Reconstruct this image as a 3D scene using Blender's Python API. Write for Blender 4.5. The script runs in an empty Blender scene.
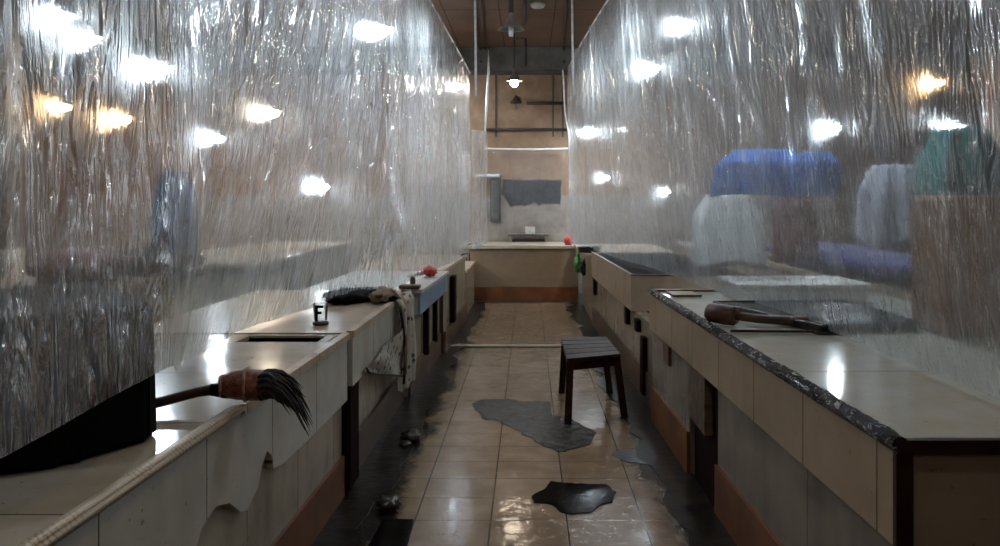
import bpy, bmesh, math, random
from mathutils import Vector, Matrix, noise
S = bpy.context.scene
C = S.collection
R = random.Random(7)
H = 1.3; F = 800.0; U0 = 528.0; V0 = 203.0

# ------------------------------------------------------------ helpers
def at(u, v, Y):                                   # where a sight line meets the plane at depth Y
    return Vector(((u-U0)*Y/F, Y, H-(v-V0)*Y/F))

def tag(o, label=None, cat=None, group=None, kind=None):
    if label: o['label'] = label
    if cat: o['category'] = cat
    if group: o['group'] = group
    if kind: o['kind'] = kind
    return o

def thing(name, label, cat, loc=(0, 0, 0), group=None):
    o = bpy.data.objects.new(name, None); C.objects.link(o)
    o.location = loc; o.empty_display_size = .05
    return tag(o, label, cat, group)

def wloc(o):
    v = Vector((0, 0, 0))
    while o: v += o.location; o = o.parent
    return v

def obj(name, bm, mat, parent=None, smooth=False, origin=None):
    """link bm (world coordinates) as one mesh object"""
    me = bpy.data.meshes.new(name)
    base = wloc(parent) if parent else Vector((0, 0, 0))
    o = bpy.data.objects.new(name, me)
    if origin is not None and not parent:
        o.location = Vector(origin)
    elif parent is None:
        if bm.verts:
            xs = [v.co.x for v in bm.verts]; ys = [v.co.y for v in bm.verts]; zs = [v.co.z for v in bm.verts]
            o.location = ((min(xs)+max(xs))/2, (min(ys)+max(ys))/2, min(zs))
    sh = base + o.location
    for v in bm.verts: v.co -= sh
    bmesh.ops.recalc_face_normals(bm, faces=bm.faces)
    bm.to_mesh(me); bm.free()
    me.materials.append(mat)
    if smooth:
        for p in me.polygons: p.use_smooth = True
    C.objects.link(o)
    if parent: o.parent = parent
    return o

def struct(name, bm, mat, parent=None):
    o = obj(name, bm, mat, parent)
    if parent is None: o['kind'] = 'structure'
    return o

def NB(): return bmesh.new()

def box(bm, x0, x1, y0, y1, z0, z1, bev=0, rot=None):
    m = Matrix.Translation(((x0+x1)/2, (y0+y1)/2, (z0+z1)/2))
    if rot: m = m @ rot
    m = m @ Matrix.Diagonal((x1-x0, y1-y0, z1-z0, 1))
    r = bmesh.ops.create_cube(bm, size=1, matrix=m)
    if bev:
        es = list({e for v in r['verts'] for e in v.link_edges})
        bmesh.ops.bevel(bm, geom=es, offset=bev, segments=2, affect='EDGES', profile=.5)
    return bm

def hexa(bm, pts):                                  # 8 points: bottom loop then top loop
    vs = [bm.verts.new(p) for p in pts]
    for f in ((0, 3, 2, 1), (4, 5, 6, 7), (0, 1, 5, 4), (1, 2, 6, 5), (2, 3, 7, 6), (3, 0, 4, 7)):
        bm.faces.new([vs[i] for i in f])
    return bm

def slab(bm, xa, ya, xb, yb, w, z0, z1):
    """prism whose aisle side runs (xa,ya)->(xb,yb), w sideways (signed)"""
    return hexa(bm, [(xa, ya, z0), (xb, yb, z0), (xb+w, yb, z0), (xa+w, ya, z0),
                     (xa, ya, z1), (xb, yb, z1), (xb+w, yb, z1), (xa+w, ya, z1)])

def tube(bm, pts, r, n=8, cap=True, flat=1.0):
    pts = [Vector(p) for p in pts]
    rs = r if isinstance(r, (list, tuple)) else [r]*len(pts)
    rings = []
    for i, p in enumerate(pts):
        d = (pts[min(i+1, len(pts)-1)]-pts[max(i-1, 0)]).normalized()
        up = Vector((0, 0, 1)) if abs(d.z) < .9 else Vector((1, 0, 0))
        a = d.cross(up).normalized(); b = d.cross(a).normalized()
        rings.append([bm.verts.new(p+(a*math.cos(t)+b*math.sin(t)*flat)*rs[i])
                      for t in [2*math.pi*k/n for k in range(n)]])
    for q in range(len(rings)-1):
        for k in range(n):
            bm.faces.new((rings[q][k], rings[q][(k+1) % n], rings[q+1][(k+1) % n], rings[q+1][k]))
    if cap:
        bm.faces.new(rings[0]); bm.faces.new(rings[-1])
    return bm

def lathe(bm, prof, c, n=24, closed=False):          # prof: (r, z)
    rings = []
    for r, z in prof:
        rings.append([bm.verts.new((c[0]+r*math.cos(2*math.pi*k/n), c[1]+r*math.sin(2*math.pi*k/n), c[2]+z)) for k in range(n)])
    for q in range(len(rings)-1):
        for k in range(n):
            bm.faces.new((rings[q][k], rings[q][(k+1) % n], rings[q+1][(k+1) % n], rings[q+1][k]))
    if prof[0][0] > 1e-4 and closed: bm.faces.new(rings[0])
    if prof[-1][0] > 1e-4 and closed: bm.faces.new(rings[-1])
    bmesh.ops.remove_doubles(bm, verts=bm.verts, dist=1e-5)
    return bm

def blob(bm, c, r, seed=0, amp=.15, fr=3, sub=3, zmin=None):
    res = bmesh.ops.create_icosphere(bm, subdivisions=sub, radius=1)
    for v in res['verts']:
        n = 1+amp*noise.noise(v.co*fr+Vector((seed*7.1, seed, 3)))*2
        v.co = Vector((c[0]+v.co.x*r[0]*n, c[1]+v.co.y*r[1]*n, c[2]+v.co.z*r[2]*n))
        if zmin is not None: v.co.z = max(v.co.z, zmin+.0005*(1+noise.noise(v.co*9)))
    return bm

def poly_prism(bm, pts, z0, z1):
    """vertical prism with outline pts [(x,y)]"""
    a = [bm.verts.new((x, y, z0)) for x, y in pts]; b = [bm.verts.new((x, y, z1)) for x, y in pts]
    bm.faces.new(a); bm.faces.new(b)
    n = len(pts)
    for i in range(n): bm.faces.new((a[i], a[(i+1) % n], b[(i+1) % n], b[i]))
    return bm

def side_prism(bm, pts, x0, x1):
    """prism with outline [(y,z)] extruded from x0 to x1"""
    a = [bm.verts.new((x0(y) if callable(x0) else x0, y, z)) for y, z in pts]
    b = [bm.verts.new((x1(y) if callable(x1) else x1, y, z)) for y, z in pts]
    bm.faces.new(a); bm.faces.new(b)
    n = len(pts)
    for i in range(n): bm.faces.new((a[i], a[(i+1) % n], b[(i+1) % n], b[i]))
    return bm

def ragged(pts, k=4, amp=.012, seed=1):
    r = random.Random(seed); out = []
    for i, p in enumerate(pts):
        q = pts[(i+1) % len(pts)]
        for j in range(k):
            t = j/k
            out.append((p[0]+(q[0]-p[0])*t+r.uniform(-amp, amp)*(1 if j else .3), p[1]+(q[1]-p[1])*t+r.uniform(-amp, amp)*(1 if j else .3)))
    return out

def sheet_grid(bm, fn, nu, nv):
    g = [[bm.verts.new(fn(i/nu, j/nv)) for j in range(nv+1)] for i in range(nu+1)]
    for i in range(nu):
        for j in range(nv): bm.faces.new((g[i][j], g[i+1][j], g[i+1][j+1], g[i][j+1]))
    return bm

# ------------------------------------------------------------ materials
class NT:
    def __init__(s, name):
        s.m = bpy.data.materials.new(name); s.m.use_nodes = True
        s.t = s.m.node_tree; s.t.nodes.clear()
        s.out = s.n('ShaderNodeOutputMaterial')
        s._pos = None
    def n(s, k, **kw):
        x = s.t.nodes.new(k)
        for a, b in kw.items(): setattr(x, a, b)
        return x
    def l(s, a, b): s.t.links.new(a, b)
    def inp(s, sock, v):
        if hasattr(v, 'is_output') or isinstance(v, bpy.types.NodeSocket): s.l(v, sock)
        else: sock.default_value = v
    def pos(s):
        if not s._pos: s._pos = s.n('ShaderNodeNewGeometry').outputs['Position']
        return s._pos
    def xyz(s):
        x = s.n('ShaderNodeSeparateXYZ'); s.l(s.pos(), x.inputs[0]); return x.outputs
    def math(s, op, a, b=None, c=None, clamp=False):
        x = s.n('ShaderNodeMath', operation=op); x.use_clamp = clamp
        s.inp(x.inputs[0], a)
        if b is not None: s.inp(x.inputs[1], b)
        if c is not None: s.inp(x.inputs[2], c)
        return x.outputs[0]
    def mapped(s, scale):
        m = s.n('ShaderNodeMapping'); s.l(s.pos(), m.inputs[0]); m.inputs['Scale'].default_value = scale
        return m.outputs[0]
    def noise(s, scale, detail=4, vec=None, rough=.55, dist=0):
        x = s.n('ShaderNodeTexNoise'); s.l(vec if vec is not None else s.pos(), x.inputs['Vector'])
        x.inputs['Scale'].default_value = scale; x.inputs['Detail'].default_value = detail
        x.inputs['Roughness'].default_value = rough; x.inputs['Distortion'].default_value = dist
        return x.outputs[0]
    def ramp(s, f, a, b, ca=(0, 0, 0, 1), cb=(1, 1, 1, 1)):
        x = s.n('ShaderNodeValToRGB'); s.l(f, x.inputs[0])
        x.color_ramp.elements[0].position = a; x.color_ramp.elements[0].color = ca
        x.color_ramp.elements[1].position = b; x.color_ramp.elements[1].color = cb
        return x.outputs[0]
    def mix(s, f, a, b, mode='MIX'):
        x = s.n('ShaderNodeMix', data_type='RGBA', blend_type=mode)
        s.inp(x.inputs[0], f); s.inp(x.inputs[6], a); s.inp(x.inputs[7], b)
        return x.outputs[2]
    def grid(s, co, sp, off, w):
        a = s.math('SUBTRACT', co, off); a = s.math('DIVIDE', a, sp); a = s.math('FRACT', a)
        a = s.math('SUBTRACT', a, .5); a = s.math('ABSOLUTE', a)
        return s.math('GREATER_THAN', a, .5-w/sp/2)
    def bump(s, h, st=.3, d=.01):
        b = s.n('ShaderNodeBump'); s.l(h, b.inputs['Height']); b.inputs['Strength'].default_value = st
        b.inputs['Distance'].default_value = d
        return b.outputs[0]
    def pbr(s, col, rough=.5, metal=0, normal=None, spec=.5, coat=0, coatr=.1):
        p = s.n('ShaderNodeBsdfPrincipled')
        s.inp(p.inputs['Base Color'], col); s.inp(p.inputs['Roughness'], rough)
        p.inputs['Metallic'].default_value = metal; p.inputs['Specular IOR Level'].default_value = spec
        p.inputs['Coat Weight'].default_value = coat; p.inputs['Coat Roughness'].default_value = coatr
        if normal is not None: s.l(normal, p.inputs['Normal'])
        s.l(p.outputs[0], s.out.inputs[0]); return p

def rgb(r, g, b, a=1): return (r, g, b, a)

def simple(name, c1, c2=None, scale=12, rough=.55, metal=0, bump=.2, bd=.004, spec=.5, coat=0, lo=.35, hi=.65, stretch=None, ior=None):
    m = NT(name)
    v = m.mapped(stretch) if stretch else None
    n = m.noise(scale, 5, v)
    col = m.ramp(n, lo, hi, rgb(*c1), rgb(*(c2 or c1)))
    p = m.pbr(col, rough, metal, m.bump(m.noise(scale*2, 4, v), bump, bd), spec, coat)
    if ior: p.inputs['IOR'].default_value = ior
    return m.m

M = {}
def tile_mat(name, base, axis, sp, off, zsp=None, zoff=0, grout=(.05, .04, .03), dirt=(.2, .15, .1), w=.005, rough=.25, dirtlo=.45, sp2=None, off2=0, stain=.55):
    m = NT(name); xyz = m.xyz()
    g = m.grid(xyz[axis], sp, off, w)
    if zsp: g = m.math('MAXIMUM', g, m.grid(xyz['Z'], zsp, zoff, w))
    if sp2: g = m.math('MAXIMUM', g, m.grid(xyz[sp2[0]], sp2[1], off2, w))
    # dirt runs downwards
    n1 = m.noise(1.6, 6, m.mapped((3, 3, 1)))
    n2 = m.noise(9, 5)
    b = m.ramp(n2, .3, .7, rgb(*[c*.86 for c in base]), rgb(*base))
    d = m.ramp(n1, dirtlo, dirtlo+.3)
    col = m.mix(m.math('MULTIPLY', d, stain), b, rgb(*dirt))
    specks = m.ramp(m.noise(55, 2), .70, .74)
    col = m.mix(m.math('MULTIPLY', specks, .55), col, rgb(.06, .04, .03))
    col = m.mix(g, col, rgb(*grout))
    bp = m.bump(m.math('SUBTRACT', m.math('MULTIPLY', m.noise(14, 3), .3), g), .35, .004)
    m.pbr(col, m.ramp(n1, .3, .8, rgb(rough, 0, 0), rgb(rough+.35, 0, 0)) if False else rough, 0, bp, .5)
    return m.m

WHT = (.52, .45, .37)
M['tile_left'] = tile_mat('white_tile_left', (.52, .51, .46), 'Y', .5, 2.05, dirt=(.33, .29, .22))
M['tile_right'] = tile_mat('white_tile_right', (.43, .335, .24), 'Y', .46, 1.83, dirt=(.34, .23, .14))
M['tile_front'] = tile_mat('white_tile_end', (.33, .26, .195), 'X', .45, .35, dirt=(.30, .2, .12))
M['tile_back'] = tile_mat('white_tile_back', (.28, .21, .14), 'X', .2, .05, zsp=.2, zoff=.13, grout=(.30, .20, .13), dirt=(.28, .17, .09), stain=.75)
M['lower_left'] = tile_mat('lower_wall_left', (.37, .32, .23), 'Y', .5, 1.9, dirt=(.14, .11, .07), stain=.8)
M['lower_right'] = tile_mat('lower_wall_right', (.28, .23, .17), 'Y', .46, 1.6, dirt=(.11, .09, .06), stain=.8)
M['grey_panel'] = tile_mat('grey_lower_panel', (.24, .21, .17), 'Y', .75, 1.6, dirt=(.11, .1, .09), stain=.9, rough=.18)
M['top_left'] = tile_mat('counter_top_left', (.46, .40, .32), 'Y', .62, 1.49, dirt=(.24, .17, .10), rough=.13, w=.004)
M['top_left2'] = tile_mat('counter_top_brown', (.36, .28, .20), 'Y', .6, 1.49, dirt=(.16, .11, .07), rough=.28, w=.003)
M['top_right'] = tile_mat('counter_top_right', (.50, .49, .42), 'Y', 1.1, 2.45, dirt=(.40, .33, .23), rough=.10, w=.004, stain=.5)
M['edge_tile'] = tile_mat('edge_tile', (.55, .45, .34), 'Y', .25, 1.55, dirt=(.3, .2, .12), w=.004)
M['red_band'] = simple('red_oxide', (.11, .034, .011), (.23, .08, .025), 5, .4, bump=.3)
M['brown_band'] = simple('stained_band', (.035, .02, .012), (.13, .065, .034), 2.5, .4, bump=.3)
M['red_dark'] = simple('dark_red_trim', (.014, .003, .003), (.034, .008, .006), 8, .35)
M['red_wood'] = simple('dark_red_post', (.005, .002, .002), (.018, .006, .005), 8, .7, stretch=(3, 3, .6), ior=1.12)
M['wood'] = simple('dark_wet_wood', (.012, .006, .004), (.045, .019, .012), 7, .5, stretch=(3, 1, 3), bump=.3, ior=1.2)
M['woodmid'] = simple('brown_wood', (.035, .015, .009), (.12, .05, .028), 9, .4, stretch=(1, 3, 3), bump=.4)
M['concrete'] = simple('brown_concrete', (.07, .045, .03), (.15, .10, .065), 2.2, .8, bump=.4, bd=.01)
M['beam'] = simple('grey_beam', (.05, .045, .04), (.11, .10, .09), 4, .8)
M['pipe'] = simple('dark_pipe', (.012, .008, .007), (.03, .02, .015), 10, .5)
M['white'] = simple('white_cord', (.55, .56, .58), (.75, .75, .76), 20, .45)
M['whitedim'] = simple('dim_white', (.38, .36, .33), (.52, .49, .45), 20, .5)
M['black'] = simple('black_tarp', (.003, .002, .002), (.007, .005, .005), 5, .8, bump=.5, bd=.01, spec=.05)
M['blackgloss'] = simple('black_glossy', (.008, .008, .008), (.02, .02, .02), 30, .15, bump=.6, bd=.01)
M['red'] = simple('red_plastic', (.35, .02, .012), (.55, .05, .03), 20, .35)
M['green'] = simple('green_plastic', (.02, .14, .02), (.05, .25, .05), 20, .35)
M['bluepanel'] = simple('blue_painted', (.13, .22, .32), (.24, .33, .42), 4, .35)
M['bluecloth'] = simple('blue_cloth', (.02, .11, .42), (.04, .18, .62), 6, .7)
M['navycloth'] = simple('navy_cloth', (.03, .03, .10), (.08, .08, .20), 5, .8)
M['tealcloth'] = simple('teal_cloth', (.0, .07, .07), (.01, .14, .13), 5, .8)
M['steelcloth'] = simple('steel_blue_cloth', (.01, .05, .13), (.03, .10, .22), 5, .8)
M['lavcloth'] = simple('lavender_cloth', (.30, .30, .36), (.42, .42, .48), 5, .8)
M['palecloth'] = simple('pale_cloth', (.42, .43, .42), (.55, .55, .52), 5, .8)
M['browncloth'] = simple('brown_cardboard', (.20, .09, .04), (.32, .16, .08), 5, .8)
M['maroon'] = simple('maroon_sack', (.06, .015, .015), (.13, .04, .03), 6, .8)
M['sack'] = simple('brown_sack', (.10, .06, .035), (.2, .13, .08), 9, .85, bump=.5)
M['fiber'] = simple('black_fibre', (.004, .003, .004), (.014, .010, .010), 40, .5)
M['binding'] = simple('red_brown_binding', (.09, .018, .010), (.26, .07, .04), 60, .35, bump=.8)
M['bindrim'] = simple('pale_rim', (.22, .12, .09), (.42, .28, .2), 40, .35)
M['cementpatch'] = simple('wet_cement', (.012, .013, .013), (.075, .075, .070), 18, .26, bump=.8, bd=.012, spec=.5, ior=1.3)
M['gutter'] = simple('grimy_gutter', (.010, .008, .007), (.032, .026, .021), 9, .3, bump=.4, bd=.008, spec=.5, ior=1.2)
M['sludge'] = simple('black_water', (.002, .002, .002), (.006, .005, .004), 10, .12, bump=.15, bd=.005, spec=.5, ior=1.10)
M['debris'] = simple('wet_debris', (.006, .006, .006), (.03, .03, .03), 14, .3, bump=.8)
M['metalroof'] = simple('dark_sheet', (.05, .05, .05), (.1, .1, .1), 3, .6)
M['shade'] = simple('enamel_shade', (.10, .09, .08), (.2, .18, .16), 9, .4)

def net_cloth():
    m = NT('patterned_cloth'); v = m.n('ShaderNodeTexVoronoi'); m.l(m.mapped((1, 1, 1)), v.inputs['Vector'])
    v.inputs['Scale'].default_value = 22
    f = m.ramp(v.outputs['Distance'], .22, .36, rgb(.12, .11, .10), rgb(.85, .80, .70))
    col = m.mix(m.math('MULTIPLY', m.noise(9), .5), f, rgb(.13, .11, .09))
    m.pbr(col, .8, 0, m.bump(m.noise(60, 3), .5, .004)); return m.m
M['netcloth'] = net_cloth()

def foil():
    m = NT('wrapped_tape')
    n = m.noise(13, 4, m.mapped((5, 2, 5)), dist=1.5)
    n2 = m.noise(16, 3, m.mapped((5, 1, 5)), dist=2)
    col = m.ramp(n, .57, .64, rgb(.012, .008, .006), rgb(.60, .58, .55))  # white glints painted into the dark tape colour
    m.pbr(col, .14, .0, m.bump(n2, 1.0, .03), .5).inputs['IOR'].default_value = 1.18; return m.m
M['foil'] = foil()

def rope_edge():
    m = NT('ribbed_edging'); w = m.n('ShaderNodeTexWave', wave_type='BANDS', bands_direction='DIAGONAL')
    m.l(m.pos(), w.inputs['Vector']); w.inputs['Scale'].default_value = 38; w.inputs['Distortion'].default_value = 5
    w.inputs['Detail'].default_value = 4; w.inputs['Detail Scale'].default_value = 3
    col = m.ramp(w.outputs[0], .0, .5, rgb(.30, .21, .13), rgb(.56, .46, .33))
    col = m.mix(m.ramp(m.noise(7, 4), .42, .58), col, rgb(.52, .43, .32))
    m.pbr(col, .4, 0, m.bump(m.noise(50, 3), .3, .003)); return m.m
M['rope_edge'] = rope_edge()

def floor_mat():
    m = NT('wet_floor_tiles'); o = m.xyz()
    gx = m.grid(o['X'], .3116, -.152, .0065)
    gy = m.grid(o['Y'], .248, 3.278, .0045)
    g = m.math('MAXIMUM', gx, m.math('MULTIPLY', gy, .7))
    n = m.noise(1.3, 6); n2 = m.noise(6, 5)
    col = m.ramp(n2, .25, .75, rgb(.20, .13, .078), rgb(.33, .235, .15))
    col = m.mix(m.math('MULTIPLY', m.ramp(n, .45, .7), .45), col, rgb(.13, .085, .05))
    # grime thickens beside both counters
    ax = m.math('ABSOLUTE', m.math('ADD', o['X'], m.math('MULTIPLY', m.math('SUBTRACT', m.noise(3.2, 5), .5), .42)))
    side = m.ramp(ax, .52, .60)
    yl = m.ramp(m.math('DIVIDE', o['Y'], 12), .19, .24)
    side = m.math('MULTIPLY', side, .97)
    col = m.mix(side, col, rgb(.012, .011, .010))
    col = m.mix(g, col, rgb(.012, .009, .007))
    h = m.math('ADD', m.math('MULTIPLY', m.noise(7, 4), .55), m.math('MULTIPLY', m.noise(40, 3), .10))
    h = m.math('ADD', h, m.math('MULTIPLY', m.ramp(m.noise(24, 3), .55, .72), .22))
    h = m.math('SUBTRACT', h, m.math('MULTIPLY', g, .4))
    rough = m.ramp(n, .3, .7, rgb(.08, .08, .08), rgb(.20, .20, .20))
    m.pbr(col, rough, 0, m.bump(h, .45, .012), .5); return m.m
M['floor'] = floor_mat()

def backwall():
    m = NT('stained_back_wall'); o = m.xyz()
    n = m.noise(1.7, 6); n2 = m.noise(7, 5)
    col = m.ramp(n2, .3, .7, rgb(.15, .085, .045), rgb(.24, .145, .085))
    wob = m.math('MULTIPLY', m.math('SUBTRACT', m.noise(5, 4), .5), .12)
    z = m.math('ADD', o['Z'], wob)
    pale = m.math('LESS_THAN', z, 1.42)
    col = m.mix(pale, col, m.mix(m.ramp(n2, .3, .7), rgb(.17, .135, .11), rgb(.27, .22, .185)))
    col = m.mix(m.math('MULTIPLY', m.ramp(n, .5, .75), .5), col, rgb(.10, .06, .035))
    m.pbr(col, .7, 0, m.bump(n2, .3, .01)); return m.m
M['backwall'] = backwall()

def ceiling_mat():
    m = NT('brown_ceiling'); o = m.xyz()
    g = m.math('MAXIMUM', m.grid(o['X'], .62, .30, .012), m.grid(o['Y'], 1.22, .35, .012))
    n = m.noise(1.1, 6); col = m.ramp(n, .3, .7, rgb(.10, .055, .033), rgb(.19, .11, .07))
    col = m.mix(g, col, rgb(.02, .012, .008))
    m.pbr(col, .8, 0, m.bump(m.noise(5, 5), .3, .01)); return m.m
M['ceiling'] = ceiling_mat()

def plastic(name, haze=.17, gl=.30, tint=(.84, .88, .92), axis='Y', clear=(.93, .94, .95), blur=.30, crease=.8, rr=.30):
    """clear crinkled PVC: lets light through, scatters some, mirrors lamps on its creases"""
    m = NT(name)
    def st(a, b): return (1, a, b) if axis == 'Y' else (a, 1, b)
    n1 = m.noise(1.6, 3, m.mapped(st(6, 1.4)), rough=.5, dist=1.6)
    n2 = m.noise(3.2, 2, m.mapped(st(10, 2.6)), rough=.5, dist=1.2)
    n3 = m.noise(3, 6, rough=.7, dist=1.6)
    ridge = m.math('ABSOLUTE', m.math('SUBTRACT', n1, .5))          # sharp fold lines
    h = m.math('ADD', m.math('MULTIPLY', ridge, -1.6), m.math('MULTIPLY', n2, .32))
    h = m.math('ADD', h, m.math('MULTIPLY', n3, .35))
    nb = m.bump(h, 1.0, .045)
    # little flat facets between the creases, each tilted its own way
    wn = m.n('ShaderNodeTexNoise'); m.l(m.pos(), wn.inputs['Vector']); wn.inputs['Scale'].default_value = 7; wn.inputs['Detail'].default_value = 2
    def vm(op, a, b=None, sc=None):
        x = m.n('ShaderNodeVectorMath', operation=op); m.inp(x.inputs[0], a)
        if b is not None: m.inp(x.inputs[1], b)
        if sc is not None: m.inp(x.inputs['Scale'], sc)
        return x.outputs[0]
    wp = vm('ADD', m.pos(), vm('SCALE', vm('SUBTRACT', wn.outputs['Color'], (.5, .5, .5)), sc=.10))
    tilt = None
    for fs, fa in ((st(30, 9), .46), (st(75, 26), .20)):
        mp = m.n('ShaderNodeMapping'); m.l(wp, mp.inputs[0]); mp.inputs['Scale'].default_value = fs
        vo = m.n('ShaderNodeTexVoronoi'); m.l(mp.outputs[0], vo.inputs['Vector']); vo.inputs['Scale'].default_value = 1
        t_ = vm('SCALE', vm('SUBTRACT', vo.outputs['Color'], (.5, .5, .5)), sc=fa)
        tilt = t_ if tilt is None else vm('ADD', tilt, t_)
    amt = m.math('ADD', m.math('MULTIPLY', m.ramp(m.noise(1.5, 3), .38, .62), 1.0), .45)
    nrm = vm('NORMALIZE', vm('ADD', nb, vm('SCALE', tilt, sc=amt)))
    tr = m.n('ShaderNodeBsdfTransparent'); tr.inputs[0].default_value = rgb(*clear)
    rf = m.n('ShaderNodeBsdfRefraction'); rf.inputs['IOR'].default_value = 1.012
    rf.inputs['Roughness'].default_value = .75; rf.inputs[0].default_value = rgb(.94, .97, 1)
    m.l(nb, rf.inputs['Normal'])
    g1 = m.n('ShaderNodeBsdfGlossy'); g1.inputs['Roughness'].default_value = .12; g1.inputs[0].default_value = rgb(.95, .98, 1)
    m.l(nrm, g1.inputs['Normal'])
    df = m.n('ShaderNodeBsdfDiffuse'); df.inputs[0].default_value = rgb(*tint); m.l(nrm, df.inputs['Normal'])
    tl = m.n('ShaderNodeBsdfTranslucent'); tl.inputs[0].default_value = rgb(*tint); m.l(nrm, tl.inputs['Normal'])
    hz = m.n('ShaderNodeMixShader'); hz.inputs[0].default_value = .6; m.l(df.outputs[0], hz.inputs[1]); m.l(tl.outputs[0], hz.inputs[2])
    see = m.n('ShaderNodeMixShader'); see.inputs[0].default_value = blur; m.l(tr.outputs[0], see.inputs[1]); m.l(rf.outputs[0], see.inputs[2])
    # stress-whitened creases: short steep scratches and fold lines
    c1 = m.noise(3.4, 2, m.mapped(st(12, 3.2)), dist=1.2)
    c1 = m.ramp(c1, .62, .70)
    c2 = m.ramp(ridge, .012, .0)
    x = m.n('ShaderNodeValToRGB'); m.l(ridge, x.inputs[0]); x.color_ramp.elements[0].color = (1, 1, 1, 1); x.color_ramp.elements[1].color = (0, 0, 0, 1)
    x.color_ramp.elements[0].position = 0.0; x.color_ramp.elements[1].position = .014; c2 = x.outputs[0]
    cr = m.math('MULTIPLY', m.math('MAXIMUM', c1, m.math('MULTIPLY', c2, .5)), m.ramp(n3, .42, .60))
    base = m.math('MULTIPLY', m.math('ADD', m.math('MULTIPLY', m.ramp(n3, .3, .7), .9), .5), haze)
    hf = m.math('ADD', base, m.math('MULTIPLY', cr, crease*.45), clamp=True)
    a = m.n('ShaderNodeMixShader'); m.l(hf, a.inputs[0]); m.l(see.outputs[0], a.inputs[1]); m.l(hz.outputs[0], a.inputs[2])
    fr = m.n('ShaderNodeFresnel'); fr.inputs[0].default_value = 1.45; m.l(nrm, fr.inputs['Normal'])
    k = m.math('ADD', m.math('MULTIPLY', fr.outputs[0], gl*2.2), gl*.3)
    k = m.math('MINIMUM', m.math('ADD', k, m.math('MULTIPLY', cr, .15)), .6)
    b = m.n('ShaderNodeMixShader'); m.l(k, b.inputs[0]); m.l(a.outputs[0], b.inputs[1]); m.l(g1.outputs[0], b.inputs[2])
    m.l(b.outputs[0], m.out.inputs[0]); return m.m
M['plastic'] = plastic('crinkled_clear_plastic')
M['plastic_back'] = plastic('back_clear_plastic', haze=.05, gl=.07, axis='X', blur=.0, crease=.35)

def glow(name, col, st):
    m = NT(name); e = m.n('ShaderNodeEmission'); e.inputs[0].default_value = rgb(*col); e.inputs[1].default_value = st
    m.l(e.outputs[0], m.out.inputs[0]); return m.m
M['cool'] = glow('cool_bulb', (.78, .91, 1), 190)
M['warm'] = glow('warm_bulb', (1, .60, .28), 110)
M['neutral'] = glow('white_bulb', (1, .84, .64), 65)
M['aisle'] = glow('unseen_aisle_bulb', (1, .80, .60), 92)  # bulbs of the unseen lamps that light the aisle
def clearglass():
    m = NT('clear_glass'); tr = m.n('ShaderNodeBsdfTransparent'); tr.inputs[0].default_value = rgb(.97, .97, .96)
    g = m.n('ShaderNodeBsdfGlossy'); g.inputs['Roughness'].default_value = .08
    f = m.n('ShaderNodeFresnel'); f.inputs[0].default_value = 1.45
    x = m.n('ShaderNodeMixShader'); m.l(m.math('ADD', f.outputs[0], .16), x.inputs[0]); m.l(tr.outputs[0], x.inputs[1]); m.l(g.outputs[0], x.inputs[2])
    m.l(x.outputs[0], m.out.inputs[0]); return m.m
M['glass'] = clearglass()

# ------------------------------------------------------------ the room
XW = 7.0; YB = 11.5; YF = -2.6; ZC = 3.45
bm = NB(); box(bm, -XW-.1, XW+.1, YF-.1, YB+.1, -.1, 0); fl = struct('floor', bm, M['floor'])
bm = NB(); box(bm, -XW-.1, XW+.1, YF-.1, YB+.1, ZC, ZC+.1); struct('ceiling', bm, M['ceiling'])
bm = NB(); box(bm, -XW, XW, YB, YB+.1, 0, ZC); wb = struct('wall_back', bm, M['backwall'])
bm = NB(); box(bm, -XW, XW, YF-.1, YF, 0, ZC); struct('wall_front', bm, M['concrete'])
bm = NB(); box(bm, -XW-.1, -XW, YF, YB, 0, ZC); struct('wall_left', bm, M['concrete'])
bm = NB(); box(bm, XW, XW+.1, YF, YB, 0, ZC); struct('wall_right', bm, M['concrete'])
bm = NB(); box(bm, -XW, XW, 11.02, YB, 3.14, ZC); struct('trim_1', bm, M['beam'])
bm = NB(); box(bm, -XW, XW, 5.9, 6.15, 3.30, ZC); struct('trim_2', bm, M['beam'])
# black peeling patch painted on the back wall
pts = [(-.30, 1.33), (-.25, 1.24), (-.18, 1.27), (-.08, 1.26), (.02, 1.28), (.10, 1.31), (.16, 1.25), (.20, 1.30), (.27, 1.28), (.36, 1.29), (.46, 1.28), (.48, 1.62), (-.36, 1.64), (-.38, 1.42)]
bm = NB(); a = [bm.verts.new((x, YB-.012, z)) for x, z in ragged(pts, 3, .012, 3)]; f = bm.faces.new(a)
r = bmesh.ops.extrude_face_region(bm, geom=[f]); bmesh.ops.translate(bm, vec=(0, .012, 0), verts=[v for v in r['geom'] if isinstance(v, bmesh.types.BMVert)])
obj('paint_patch', bm, simple('black_paint', (.008, .009, .011), (.02, .022, .026), 6, .8), wb)['label'] = 'black patch of peeling paint'
# vertical joints of the upper wall
for x in (-.46, .36, .50):
    bm = NB(); box(bm, x-.012, x+.012, YB-.02, YB, 2.25, 3.14); obj('wall_joint', bm, M['pipe'], wb)

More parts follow.
